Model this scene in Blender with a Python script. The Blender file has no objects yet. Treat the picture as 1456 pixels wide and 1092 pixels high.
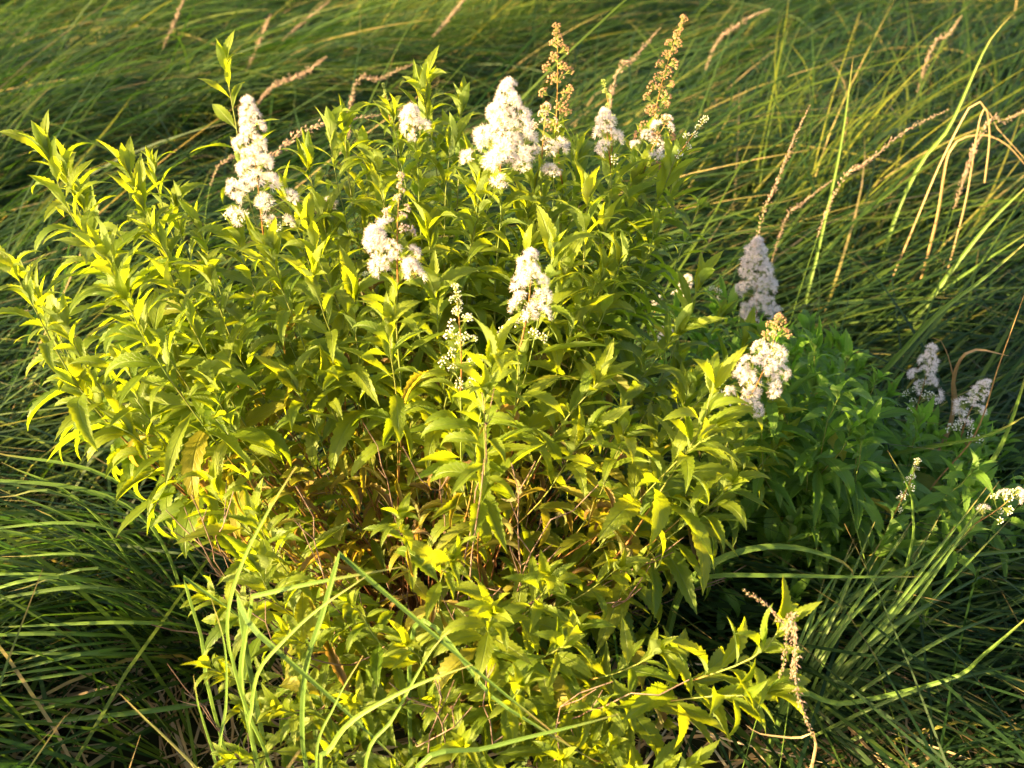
import bpy, math, random
import numpy as np
from mathutils import Vector, Matrix, noise
from mathutils.bvhtree import BVHTree

# ---------------------------------------------------------------- camera, sky, sun, exposure
SC = bpy.context.scene
CAM_H, PITCH, FPX = 1.60, math.radians(32), 1500.0
cam_data = bpy.data.cameras.new('camera')
cam = bpy.data.objects.new('camera', cam_data)
SC.collection.objects.link(cam)
SC.camera = cam
cam.location = (0, 0, CAM_H)
cam.rotation_euler = (math.pi / 2 - PITCH, 0, 0)
cam_data.sensor_width = 36
cam_data.lens = 36 * FPX / 1456
cam_data.clip_end = 500
cam_data.clip_start = 0.05
cam_data.dof.use_dof = True
cam_data.dof.focus_distance = 1.72
cam_data.dof.aperture_fstop = 4.4

SUN_AZ = math.radians(249)      # compass-like, measured clockwise from +Y: low sun at the camera's left
SUN_EL = math.radians(13)
sun_dir = Vector((math.sin(SUN_AZ) * math.cos(SUN_EL), math.cos(SUN_AZ) * math.cos(SUN_EL), math.sin(SUN_EL)))
sd = bpy.data.lights.new('sun', 'SUN')
sd.energy = 5.0
sd.angle = math.radians(0.6)
sd.color = (1.0, 0.72, 0.31)
so = bpy.data.objects.new('sun', sd)
SC.collection.objects.link(so)
so.rotation_euler = sun_dir.to_track_quat('Z', 'Y').to_euler()

world = bpy.data.worlds.new('World')
SC.world = world
world.use_nodes = True
wn = world.node_tree
sky = wn.nodes.new('ShaderNodeTexSky')
sky.sky_type = 'NISHITA'
sky.sun_disc = False
sky.sun_elevation = SUN_EL
sky.sun_rotation = SUN_AZ
sky.dust_density = 4.0
sky.ozone_density = 0.6
bgn = wn.nodes['Background']
bgn.inputs['Strength'].default_value = 0.09
wn.links.new(sky.outputs[0], bgn.inputs[0])
SC.view_settings.view_transform = 'Standard'
SC.view_settings.look = 'None'
SC.view_settings.exposure = 2.88
SC.view_settings.gamma = 1
SC.view_settings.use_curve_mapping = False
SC.render.engine = 'CYCLES'
SC.cycles.max_bounces = 8
SC.cycles.transmission_bounces = 6
SC.cycles.diffuse_bounces = 4
SC.cycles.use_adaptive_sampling = True
SC.cycles.use_denoising = True

rnd = random.Random(11)
rng = np.random.default_rng(5)
COL = SC.collection
UP = Vector((0, 0, 1))
CP, SP = math.cos(PITCH), math.sin(PITCH)


def ray(px, py):
    a, b = (px - 728) / FPX, -(py - 546) / FPX
    return Vector((a, b * SP + CP, b * CP - SP))


def at(px, py, Y):
    """point of the place seen at pixel px,py at ground distance Y"""
    r = ray(px, py)
    return Vector((0, 0, CAM_H)) + r * (Y / r.y)


def pix(p):
    v = Vector(p) - Vector((0, 0, CAM_H))
    f = v.y * CP - v.z * SP
    u = v.y * SP + v.z * CP
    return 728 + FPX * v.x / f, 546 - FPX * u / f


# ---------------------------------------------------------------- materials
def new_mat(name):
    m = bpy.data.materials.new(name)
    m.use_nodes = True
    nt = m.node_tree
    for n in list(nt.nodes):
        nt.nodes.remove(n)
    return m, nt


def N(nt, t, **kw):
    n = nt.nodes.new(t)
    for k, v in kw.items():
        setattr(n, k, v)
    return n


def ramp(nt, fac, stops, interp='LINEAR'):
    r = N(nt, 'ShaderNodeValToRGB')
    r.color_ramp.interpolation = interp
    e = r.color_ramp.elements
    while len(e) > 1:
        e.remove(e[-1])
    e[0].position, e[0].color = stops[0][0], (*stops[0][1], 1)
    for p, c in stops[1:]:
        x = e.new(p)
        x.color = (*c, 1)
    nt.links.new(fac, r.inputs[0])
    return r.outputs[0]


def math_n(nt, op, a, b=None, c=None, clamp=False):
    n = N(nt, 'ShaderNodeMath', operation=op)
    n.use_clamp = clamp
    for i, v in enumerate((a, b, c)):
        if v is None:
            continue
        if isinstance(v, (int, float)):
            n.inputs[i].default_value = v
        else:
            nt.links.new(v, n.inputs[i])
    return n.outputs[0]


def mix_c(nt, fac, a, b, mode='MIX'):
    n = N(nt, 'ShaderNodeMix', data_type='RGBA', blend_type=mode)
    if isinstance(fac, (int, float)):
        n.inputs['Factor'].default_value = fac
    else:
        nt.links.new(fac, n.inputs['Factor'])
    for key, v in (('A', a), ('B', b)):
        s = [i for i in n.inputs if i.name == key and i.type == 'RGBA'][0]
        if isinstance(v, tuple):
            s.default_value = (*v, 1)
        else:
            nt.links.new(v, s)
    return [o for o in n.outputs if o.type == 'RGBA'][0]


def plant_shader(nt, base, trans, fac, rough=0.42, spec=0.35, normal=None):
    p = N(nt, 'ShaderNodeBsdfPrincipled')
    nt.links.new(base, p.inputs['Base Color'])
    if isinstance(rough, (int, float)):
        p.inputs['Roughness'].default_value = rough
    else:
        nt.links.new(rough, p.inputs['Roughness'])
    p.inputs['Specular IOR Level'].default_value = spec
    t = N(nt, 'ShaderNodeBsdfTranslucent')
    nt.links.new(trans, t.inputs['Color'])
    if normal is not None:
        nt.links.new(normal, p.inputs['Normal'])
    mx = N(nt, 'ShaderNodeMixShader')
    mx.inputs[0].default_value = fac
    nt.links.new(p.outputs[0], mx.inputs[1])
    nt.links.new(t.outputs[0], mx.inputs[2])
    out = N(nt, 'ShaderNodeOutputMaterial')
    nt.links.new(mx.outputs[0], out.inputs[0])


def leaf_material(name, cols, tcols, fac=0.42):
    m, nt = new_mat(name)
    uv = N(nt, 'ShaderNodeUVMap', uv_map='UVMap')
    sep = N(nt, 'ShaderNodeSeparateXYZ')
    nt.links.new(uv.outputs[0], sep.inputs[0])
    s, v = sep.outputs[0], sep.outputs[1]
    vary = N(nt, 'ShaderNodeAttribute', attribute_name='vary').outputs['Fac']
    age = N(nt, 'ShaderNodeAttribute', attribute_name='age').outputs['Fac']
    oi = N(nt, 'ShaderNodeObjectInfo').outputs['Random']
    vv = math_n(nt, 'ADD', math_n(nt, 'MULTIPLY', vary, 0.7), math_n(nt, 'MULTIPLY', oi, 0.3))
    # blotchy tone over the leaf
    nz = N(nt, 'ShaderNodeTexNoise', noise_dimensions='4D')
    nt.links.new(uv.outputs[0], nz.inputs['Vector'])
    nt.links.new(math_n(nt, 'MULTIPLY', vv, 37.0), nz.inputs['W'])
    nz.inputs['Scale'].default_value = 5
    nz.inputs['Detail'].default_value = 4
    tone = math_n(nt, 'ADD', math_n(nt, 'MULTIPLY', vv, 0.75), math_n(nt, 'MULTIPLY', math_n(nt, 'SUBTRACT', nz.outputs['Fac'], 0.5), 0.6), clamp=True)
    base = ramp(nt, tone, [(i / (len(cols) - 1), c) for i, c in enumerate(cols)])
    tr = ramp(nt, tone, [(i / (len(tcols) - 1), c) for i, c in enumerate(tcols)])
    # midrib and side veins
    av = math_n(nt, 'ABSOLUTE', math_n(nt, 'SUBTRACT', v, 0.5))
    rib = math_n(nt, 'SUBTRACT', 1.0, math_n(nt, 'MULTIPLY', av, 22.0), clamp=True)
    ph = math_n(nt, 'SUBTRACT', math_n(nt, 'MULTIPLY', s, 11.0), math_n(nt, 'MULTIPLY', av, 5.0))
    tri = math_n(nt, 'ABSOLUTE', math_n(nt, 'SUBTRACT', math_n(nt, 'FRACT', ph), 0.5))
    vein = math_n(nt, 'SUBTRACT', 1.0, math_n(nt, 'MULTIPLY', tri, 9.0), clamp=True)
    vn = math_n(nt, 'MAXIMUM', rib, math_n(nt, 'MULTIPLY', vein, 0.45))
    base = mix_c(nt, math_n(nt, 'MULTIPLY', vn, 0.45), base, (0.22, 0.30, 0.08))
    tr = mix_c(nt, math_n(nt, 'MULTIPLY', vn, 0.35), tr, (0.10, 0.16, 0.01))
    # ageing: yellow, then brown from the tip and margin
    edge = math_n(nt, 'ADD', math_n(nt, 'MULTIPLY', s, 0.35), math_n(nt, 'MULTIPLY', nz.outputs['Fac'], 0.5))
    yel = math_n(nt, 'MULTIPLY', age, math_n(nt, 'ADD', edge, 0.6), clamp=True)
    base = mix_c(nt, yel, base, (0.34, 0.27, 0.03))
    tr = mix_c(nt, yel, tr, (0.62, 0.44, 0.02))
    bro = math_n(nt, 'MULTIPLY', math_n(nt, 'SUBTRACT', math_n(nt, 'ADD', math_n(nt, 'MULTIPLY', age, 0.9), edge), 1.05), 4.0, clamp=True)
    base = mix_c(nt, bro, base, (0.20, 0.13, 0.05))
    tr = mix_c(nt, bro, tr, (0.30, 0.18, 0.03))
    # small insect spots
    vo = N(nt, 'ShaderNodeTexVoronoi', voronoi_dimensions='4D')
    nt.links.new(uv.outputs[0], vo.inputs['Vector'])
    nt.links.new(math_n(nt, 'MULTIPLY', vv, 91.0), vo.inputs['W'])
    vo.inputs['Scale'].default_value = 6
    sp = math_n(nt, 'MULTIPLY', math_n(nt, 'SUBTRACT', 0.10, vo.outputs['Distance']), 30.0, clamp=True)
    base = mix_c(nt, sp, base, (0.12, 0.06, 0.02))
    # paler matt underside
    bf = N(nt, 'ShaderNodeNewGeometry').outputs['Backfacing']
    base = mix_c(nt, math_n(nt, 'MULTIPLY', bf, 0.45), base, (0.20, 0.27, 0.13))
    bp = N(nt, 'ShaderNodeBump')
    bp.inputs['Strength'].default_value = 0.75
    bp.inputs['Distance'].default_value = 0.002
    nt.links.new(math_n(nt, 'ADD', math_n(nt, 'MULTIPLY', vn, -0.6), math_n(nt, 'MULTIPLY', nz.outputs['Fac'], 0.6)), bp.inputs['Height'])
    rough = math_n(nt, 'ADD', math_n(nt, 'MULTIPLY_ADD', nz.outputs['Fac'], 0.3, 0.33), math_n(nt, 'MULTIPLY', bf, 0.2))
    plant_shader(nt, base, tr, fac, rough, 0.28, bp.outputs[0])
    return m


def vary_material(name, cols, tcols, fac=0.3, rough=0.4, spec=0.35, tip=None, stripes=False):
    """blades and stems: colour by the attribute vary, drying towards the tip by the attribute along"""
    m, nt = new_mat(name)
    vary = N(nt, 'ShaderNodeAttribute', attribute_name='vary').outputs['Fac']
    al = N(nt, 'ShaderNodeAttribute', attribute_name='along').outputs['Fac']
    geo = N(nt, 'ShaderNodeNewGeometry')
    nz = N(nt, 'ShaderNodeTexNoise')
    nt.links.new(geo.outputs['Position'], nz.inputs['Vector'])
    nz.inputs['Scale'].default_value = 14
    nz.inputs['Detail'].default_value = 3
    t = math_n(nt, 'ADD', vary, math_n(nt, 'MULTIPLY', math_n(nt, 'SUBTRACT', nz.outputs['Fac'], 0.5), 0.25), clamp=True)
    base = ramp(nt, t, cols)
    tr = ramp(nt, t, tcols)
    if stripes:
        across = N(nt, 'ShaderNodeAttribute', attribute_name='across').outputs['Fac']
        w = math_n(nt, 'SINE', math_n(nt, 'MULTIPLY', across, 34.0))
        base = mix_c(nt, math_n(nt, 'MULTIPLY', math_n(nt, 'ADD', w, 1.0), 0.3), base, (0.20, 0.28, 0.06))
    if tip:
        f = math_n(nt, 'MULTIPLY', math_n(nt, 'SUBTRACT', math_n(nt, 'ADD', al, math_n(nt, 'MULTIPLY', nz.outputs['Fac'], 0.25)), 1.02), 6.0, clamp=True)
        base = mix_c(nt, f, base, tip)
    plant_shader(nt, base, tr, fac, rough, spec)
    return m


def plain_material(name, c1, c2, scale=60, rough=0.7, trans=0.0, spec=0.2):
    m, nt = new_mat(name)
    geo = N(nt, 'ShaderNodeNewGeometry')
    nz = N(nt, 'ShaderNodeTexNoise')
    nt.links.new(geo.outputs['Position'], nz.inputs['Vector'])
    nz.inputs['Scale'].default_value = scale
    nz.inputs['Detail'].default_value = 4
    base = ramp(nt, nz.outputs['Fac'], [(0.3, c1), (0.7, c2)])
    plant_shader(nt, base, base, trans, rough, spec)
    return m


GREEN = [(0.065, 0.12, 0.008), (0.115, 0.165, 0.010), (0.165, 0.20, 0.014), (0.25, 0.27, 0.05)]
TGREEN = [(0.24, 0.36, 0.006), (0.42, 0.50, 0.006), (0.58, 0.60, 0.008), (0.70, 0.70, 0.02)]
M_LEAF = leaf_material('meadowsweet_leaf', GREEN, TGREEN, 0.5)
M_LEAF_SHADE = leaf_material('meadowsweet_leaf_painted_shade', [(0.055, 0.125, 0.016), (0.082, 0.16, 0.018), (0.11, 0.19, 0.02)],
                             [(0.13, 0.32, 0.018), (0.20, 0.40, 0.018), (0.28, 0.46, 0.02)], 0.45)  # greener, darker copy of the sunlit leaf colours, with shade painted in
M_GRASS = vary_material('grass_blades',
    [(0.0, (0.010, 0.028, 0.008)), (0.35, (0.024, 0.052, 0.011)), (0.6, (0.07, 0.105, 0.012)), (0.82, (0.18, 0.195, 0.018)), (0.93, (0.22, 0.20, 0.045)), (1.0, (0.30, 0.22, 0.10))],
    [(0.0, (0.03, 0.09, 0.01)), (0.35, (0.06, 0.145, 0.012)), (0.6, (0.13, 0.24, 0.013)), (0.82, (0.30, 0.37, 0.018)), (0.93, (0.45, 0.38, 0.05)), (1.0, (0.42, 0.28, 0.10))],
    0.36, 0.52, 0.16, tip=(0.26, 0.17, 0.07))
M_BLADE = vary_material('sedge_blades',
    [(0.0, (0.010, 0.035, 0.012)), (0.4, (0.04, 0.10, 0.016)), (0.7, (0.10, 0.18, 0.025)), (1.0, (0.26, 0.22, 0.10))],
    [(0.0, (0.03, 0.11, 0.015)), (0.4, (0.11, 0.26, 0.015)), (0.7, (0.28, 0.42, 0.02)), (1.0, (0.4, 0.33, 0.1))],
    0.32, 0.5, 0.2, tip=(0.26, 0.17, 0.07), stripes=True)
M_STRAW = vary_material('dry_straw',
    [(0.0, (0.24, 0.15, 0.06)), (0.5, (0.36, 0.24, 0.11)), (1.0, (0.46, 0.38, 0.24))],
    [(0.0, (0.24, 0.12, 0.04)), (1.0, (0.4, 0.3, 0.15))], 0.2, 0.5, 0.3)
M_STEM = vary_material('shrub_stems',
    [(0.0, (0.11, 0.05, 0.025)), (0.45, (0.22, 0.085, 0.03)), (0.75, (0.25, 0.14, 0.035)), (1.0, (0.14, 0.20, 0.04))],
    [(0.0, (0.1, 0.03, 0.01)), (1.0, (0.2, 0.3, 0.03))], 0.08, 0.5, 0.3)
M_TWIG = plain_material('dead_twig_bark', (0.10, 0.05, 0.035), (0.26, 0.18, 0.14), 45)
M_PETAL = plain_material('petal_white', (0.66, 0.59, 0.57), (0.74, 0.69, 0.66), 90, 0.6, 0.3)
M_STAMEN = plain_material('stamen_white', (0.70, 0.62, 0.62), (0.78, 0.72, 0.71), 90, 0.6, 0.25)
M_DISC = plain_material('flower_disc', (0.42, 0.28, 0.08), (0.50, 0.30, 0.20), 200, 0.6, 0.1)
M_ANTHER = plain_material('anther_pink', (0.66, 0.46, 0.36), (0.74, 0.58, 0.46), 200, 0.6, 0.1)
M_BUD = plain_material('bud_cream', (0.60, 0.58, 0.42), (0.78, 0.76, 0.68), 120, 0.5, 0.2)
M_GREENBUD = plain_material('bud_green', (0.26, 0.36, 0.07), (0.42, 0.50, 0.14), 120, 0.5, 0.15)
M_SPENT = plain_material('spent_flower_brown', (0.26, 0.14, 0.07), (0.44, 0.27, 0.15), 160, 0.75, 0.1)
M_FADED = plain_material('spent_flower_pale', (0.36, 0.24, 0.19), (0.58, 0.46, 0.42), 160, 0.75, 0.15)
M_PEDICEL = plain_material('pedicel_green', (0.18, 0.26, 0.05), (0.30, 0.32, 0.07), 60, 0.5, 0.1)
M_SEED = plain_material('grass_seed_pink', (0.36, 0.23, 0.17), (0.56, 0.41, 0.31), 80, 0.7, 0.25)

m, nt = new_mat('damp_soil_and_thatch')
geo = N(nt, 'ShaderNodeNewGeometry')
nz = N(nt, 'ShaderNodeTexNoise')
nz.inputs['Scale'].default_value = 6
nz.inputs['Detail'].default_value = 8
nt.links.new(geo.outputs['Position'], nz.inputs['Vector'])
b = ramp(nt, nz.outputs['Fac'], [(0.3, (0.016, 0.014, 0.006)), (0.6, (0.03, 0.035, 0.011)), (0.8, (0.06, 0.045, 0.02))])
plant_shader(nt, b, b, 0.0, 0.9, 0.1)
M_GROUND = m


# ---------------------------------------------------------------- object helpers
def link(o, parent=None):
    COL.objects.link(o)
    if parent is not None:
        o.parent = parent
    return o


def obj(name, me, parent=None):
    return link(bpy.data.objects.new(name, me), parent)


def thing(name, label, cat, loc, group=None):
    o = bpy.data.objects.new(name, None)
    o.empty_display_size = 0.05
    COL.objects.link(o)
    o.location = loc
    o['label'] = label
    o['category'] = cat
    if group:
        o['group'] = group
    return o


def mesh_np(name, V, F, mats, mat_idx=None, attrs=None, uv=None, smooth=True):
    """V (n,3); F: (m,3) or (m,4) array"""
    me = bpy.data.meshes.new(name)
    V = np.asarray(V, dtype=np.float32)
    F = np.asarray(F, dtype=np.int32)
    k = F.shape[1]
    me.vertices.add(len(V))
    me.vertices.foreach_set('co', V.ravel())
    me.loops.add(F.size)
    me.loops.foreach_set('vertex_index', F.ravel())
    me.polygons.add(len(F))
    me.polygons.foreach_set('loop_start', np.arange(0, F.size, k, dtype=np.int32))
    me.polygons.foreach_set('loop_total', np.full(len(F), k, dtype=np.int32))
    me.polygons.foreach_set('use_smooth', np.full(len(F), smooth, dtype=bool))
    for mt in mats:
        me.materials.append(mt)
    if mat_idx is not None:
        me.polygons.foreach_set('material_index', np.asarray(mat_idx, dtype=np.int32))
    for an, av in (attrs or {}).items():
        a = me.attributes.new(an, 'FLOAT', 'POINT')
        a.data.foreach_set('value', np.asarray(av, dtype=np.float32))
    if uv is not None:
        l = me.uv_layers.new(name='UVMap')
        l.data.foreach_set('uv', np.asarray(uv, dtype=np.float32)[F.ravel()].ravel())
    me.update(calc_edges=True)
    return me


class MB:
    """collects triangles"""
    def __init__(self):
        self.v, self.f, self.m, self.a = [], [], [], {'vary': [], 'along': []}

    def add(self, vs, fs, mi=0, vary=0.5, along=0.5):
        o = len(self.v)
        self.v += [tuple(x) for x in vs]
        for f in fs:
            if len(f) == 4:
                self.f.append((o + f[0], o + f[1], o + f[2]))
                self.f.append((o + f[0], o + f[2], o + f[3]))
                self.m += [mi, mi]
            else:
                self.f.append(tuple(o + i for i in f))
                self.m.append(mi)
        n = len(vs)
        self.a['vary'] += vary if isinstance(vary, list) else [vary] * n
        self.a['along'] += along if isinstance(along, list) else [along] * n

    def tube(self, pts, rads, sides=5, mi=0, vary=None):
        vs, fs, vy, al = [], [], [], []
        n = len(pts)
        prev = None
        for i, p in enumerate(pts):
            p = Vector(p)
            t = (Vector(pts[min(i + 1, n - 1)]) - Vector(pts[max(i - 1, 0)]))
            t = t.normalized() if t.length > 1e-9 else Vector(UP)
            if prev is None:
                u = t.orthogonal().normalized()
            else:
                u = prev - t * prev.dot(t)
                u = u.normalized() if u.length > 1e-6 else t.orthogonal().normalized()
            prev = u
            w = t.cross(u)
            for k in range(sides):
                a = 2 * math.pi * k / sides
                vs.append(p + (u * math.cos(a) + w * math.sin(a)) * rads[i])
                vy.append(vary[i] if vary else 0.5)
                al.append(i / (n - 1))
        for i in range(n - 1):
            for k in range(sides):
                k2 = (k + 1) % sides
                fs.append((i * sides + k, i * sides + k2, (i + 1) * sides + k2, (i + 1) * sides + k))
        self.add(vs, fs, mi, vy, al)

    def blob(self, c, r, mi=0, squash=None):
        vs, fs = ICOS
        c = Vector(c)
        if squash is None:
            self.add([c + v * r for v in vs], fs, mi)
        else:
            q, k = squash
            self.add([c + q @ Vector((v.x * r, v.y * r, v.z * r * k)) for v in vs], fs, mi)

    def mesh(self, name, mats, smooth=True):
        return mesh_np(name, np.array(self.v), np.array(self.f), mats, self.m, self.a, smooth=smooth)


def icosphere():
    t = (1 + 5 ** 0.5) / 2
    vs = [Vector(v).normalized() for v in [(-1, t, 0), (1, t, 0), (-1, -t, 0), (1, -t, 0), (0, -1, t), (0, 1, t), (0, -1, -t), (0, 1, -t), (t, 0, -1), (t, 0, 1), (-t, 0, -1), (-t, 0, 1)]]
    fs = [(0, 11, 5), (0, 5, 1), (0, 1, 7), (0, 7, 10), (0, 10, 11), (1, 5, 9), (5, 11, 4), (11, 10, 2), (10, 7, 6), (7, 1, 8), (3, 9, 4), (3, 4, 2), (3, 2, 6), (3, 6, 8), (3, 8, 9), (4, 9, 5), (2, 4, 11), (6, 2, 10), (8, 6, 7), (9, 8, 1)]
    return vs, fs


ICOS = icosphere()


def spline(pts, n):
    """Catmull-Rom through pts, n samples"""
    P = [Vector(p) for p in pts]
    if len(P) == 2:
        return [P[0].lerp(P[1], i / (n - 1)) for i in range(n)]
    Q = [P[0] * 2 - P[1]] + P + [P[-1] * 2 - P[-2]]
    L = [0]
    for i in range(len(P) - 1):
        L.append(L[-1] + (P[i + 1] - P[i]).length)
    out = []
    for i in range(n):
        s = L[-1] * i / (n - 1)
        k = 0
        while k < len(P) - 2 and s > L[k + 1]:
            k += 1
        t = (s - L[k]) / max(L[k + 1] - L[k], 1e-9)
        a, b, c, d = Q[k], Q[k + 1], Q[k + 2], Q[k + 3]
        out.append(0.5 * ((2 * b) + (c - a) * t + (2 * a - 5 * b + 4 * c - d) * t * t + (3 * b - a - 3 * c + d) * t ** 3))
    return out


def bez(a, b, c, d, n):
    out = []
    for i in range(n):
        t = i / (n - 1)
        u = 1 - t
        out.append(a * u ** 3 + b * 3 * u * u * t + c * 3 * u * t * t + d * t ** 3)
    return out


# ---------------------------------------------------------------- ground
def ground_h(x, y):
    return 0.05 * noise.noise(Vector((x * 0.6, y * 0.6, 3.1)))


gx = np.concatenate([[-300, -80, -25], np.linspace(-12, 12, 81), [25, 80, 300]])
gy = np.concatenate([[-300, -60, -12], np.linspace(-3, 18, 71), [30, 80, 300]])
V = [(x, y, ground_h(x, y) if abs(x) < 13 and -4 < y < 19 else 0) for y in gy for x in gx]
nx = len(gx)
F = [(j * nx + i, j * nx + i + 1, (j + 1) * nx + i + 1, (j + 1) * nx + i) for j in range(len(gy) - 1) for i in range(nx - 1)]
g = obj('ground', mesh_np('ground', V, F, [M_GROUND]))
g['kind'] = 'structure'


# ---------------------------------------------------------------- lodged grass
def ribbons(root, head, e0, e1, bend, length, width, turn, vary, roll, S=8):
    """arched blades, one strip each. All inputs are arrays over the blades."""
    n = len(root)
    t = np.linspace(0, 1, S)[None, :]
    k = np.clip(t / bend[:, None], 0, 1)
    k = k * k * (3 - 2 * k)
    el = e0[:, None] + (e1 - e0)[:, None] * k - 0.35 * np.clip(t - bend[:, None], 0, 1)
    hd = head[:, None] + turn[:, None] * t
    d = np.stack([np.cos(hd) * np.cos(el), np.sin(hd) * np.cos(el), np.sin(el)], -1)
    step = (length / (S - 1))[:, None, None] * d
    P = np.concatenate([np.zeros((n, 1, 3)), np.cumsum((step[:, :-1] + step[:, 1:]) / 2, 1)], 1) + root[:, None, :]
    side = np.stack([-np.sin(hd), np.cos(hd), np.zeros_like(hd)], -1)
    nrm = np.cross(side, d)
    r = roll[:, None, None]
    side = side * np.cos(r) + nrm * np.sin(r)
    w = width[:, None] * 0.5 * np.minimum(1, 0.55 + 2.5 * t) * (1 - t ** 2.6) ** 0.8 + 0.00025
    A, B = P - side * w[..., None], P + side * w[..., None]
    Vx = np.stack([A, B], 2).reshape(-1, 3)
    base = (np.arange(n) * S * 2)[:, None]
    i = (np.arange(S - 1) * 2)[None, :]
    q = base + i
    Fq = np.stack([q, q + 1, q + 3, q + 2], -1).reshape(-1, 4)
    va = np.repeat(vary, S * 2)
    al = np.tile(np.repeat(np.linspace(0, 1, S), 2), n)
    return Vx, Fq, va, al


def vnoise(x, y, sc, seed):
    return np.array([noise.noise(Vector((a * sc, b * sc, seed))) for a, b in zip(x, y)])


BASE = at(640, 955, 1.47)
BASE.z = 0.0
BASE2 = Vector((0.78, 2.05, 0))

nC = 3600
cy = 0.25 + 10.2 * rng.random(nC * 4) ** 1.25
cx = (rng.random(nC * 4) * 2 - 1) * (1.5 + 0.62 * cy)
keep = (((cx - BASE.x - .03) / .46) ** 2 + ((cy - 1.12) / .52) ** 2 > 1) & (((cx) ** 2 + (cy) ** 2) > 0.15)
cx, cy = cx[keep][:nC], cy[keep][:nC]
h1 = vnoise(cx, cy, 0.55, 1.7)
h2 = vnoise(cx, cy, 1.4, 9.2)
h3 = vnoise(cx, cy, 0.9, 21.0)
chead = 0.25 + 1.0 * h1 + 0.8 * h2 + np.where(cx > 0.6, 0.35, -0.05)
cup = np.clip(0.5 + 1.3 * h3, 0, 1)
nearleft = (cy < 1.75) & (cx < -0.25) & (cx > -1.5)
chead = np.where(nearleft, math.pi + 0.2 + 0.9 * h2 + 0.35 * (cy - 1.2), chead)
nearfront = (cy < 1.02) & (cx > -0.5) & (cx < 0.62)
# stands that were not flattened: seen upright behind the shrub
cup = np.where((cx > 1.3) & (cy > 3.3), cup * .55, cup)
for (ux, uy, rr) in [(-1.45, 4.3, 0.45), (-0.75, 5.6, 0.6), (-0.2, 6.2, 0.5), (0.95, 3.1, 0.3), (-1.9, 7.5, 0.8), (0.3, 7.8, 0.8)]:
    cup += 0.85 * np.exp(-((cx - ux) ** 2 + (cy - uy) ** 2) / rr ** 2)
hole = vnoise(cx, cy, 2.3, 55.0)
per = np.where(cy < 3.2, 25, 21) * np.where(hole < -0.22, 0.35, 1.0) * np.where((cx > .35) & (cy < 1.6), .55, 1.0) * np.where(nearleft, 0.55, 1.0) * np.where(nearfront, 0.0, 1.0)
per = per.astype(int)
idx = np.repeat(np.arange(nC), per)
n = len(idx)
rad = 0.07 * np.sqrt(rng.random(n)) * (1 + 0.15 * cy[idx])
an = rng.random(n) * 2 * math.pi
rx, ry = cx[idx] + rad * np.cos(an), cy[idx] + rad * np.sin(an)
root = np.stack([rx, ry, np.full(n, -0.02)], -1)
up = cup[idx]
length = (0.5 + 0.6 * rng.random(n)) * (1 + 0.12 * up) * (1 + 0.5 * vnoise(cx, cy, 1.1, 33.0))[idx]
head = chead[idx] + rng.normal(0, 0.3, n) + (rng.random(n) < 0.14) * rng.normal(0, 1.0, n)
e0 = np.radians(55 + 25 * rng.random(n) + 8 * up)
e1 = np.radians(rng.normal(-2, 16, n) + 26 * np.clip(up - 0.9, 0, 1.2))
bend = np.clip(0.38 + 0.16 * rng.random(n) + 0.12 * up, 0.2, 0.95)
width = (0.0042 + 0.0048 * rng.random(n)) * np.where(rng.random(n) < 0.08, 1.5, 1.0) * np.where(cy[idx] < 1.9, .85, 1.0) * np.where(up > 1.1, .8, 1.0)
vary = np.clip(0.02 + 0.52 * rng.random(n) + 0.25 * h2[idx] + 0.3 * np.clip(up - 0.85, 0, 1), 0, 0.82)  # clump and upright terms paint lit streaks into the blade colour
vary = np.where((cx[idx] > .35) & (cy[idx] < 1.5), vary * .2, vary)  # near-right grass darkened, painting the shrub's shade into its colour
vary = np.where((cx[idx] > 1.4) & (cy[idx] > 3.6), vary * .8, vary)
vary = np.clip(vary + .12 * np.exp(-((cx[idx] - 1.0) ** 2 + (cy[idx] - 3.1) ** 2) / .5 ** 2) * rng.random(n), 0, .85)
vary = np.where(rng.random(n) < 0.045, 0.85 + 0.15 * rng.random(n), vary)
turn = rng.normal(0, 0.38, n)
roll = rng.normal(0, 0.5, n)
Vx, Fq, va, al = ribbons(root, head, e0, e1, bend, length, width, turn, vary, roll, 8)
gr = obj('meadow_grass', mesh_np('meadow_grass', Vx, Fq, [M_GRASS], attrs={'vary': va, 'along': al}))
gr['kind'] = 'stuff'
# fallen straw and dead blades on the soil
nt_ = 9000
ty = 0.5 + 7 * rng.random(nt_) ** 1.6
tx = (rng.random(nt_) * 2 - 1) * (1.0 + 0.6 * ty)
Vx, Fq, va, al = ribbons(np.stack([tx, ty, 0.03 + 0.06 * rng.random(nt_)], -1), rng.random(nt_) * 6.28, np.radians(rng.normal(4, 9, nt_)), np.radians(rng.normal(0, 9, nt_)), np.full(nt_, 0.6),
                         0.12 + 0.4 * rng.random(nt_), 0.003 + 0.005 * rng.random(nt_), rng.normal(0, .5, nt_), np.clip(rng.normal(.5, .3, nt_), 0, 1), rng.normal(0, .6, nt_), 6)
th = obj('dead_thatch', mesh_np('dead_thatch', Vx, Fq, [M_STRAW], attrs={'vary': va, 'along': al}))
th['kind'] = 'stuff'
th['label'] = 'fallen straw and dead blades lying on the dark soil'
gr['label'] = 'long lodged meadow grass combed over in arching swathes'


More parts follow.
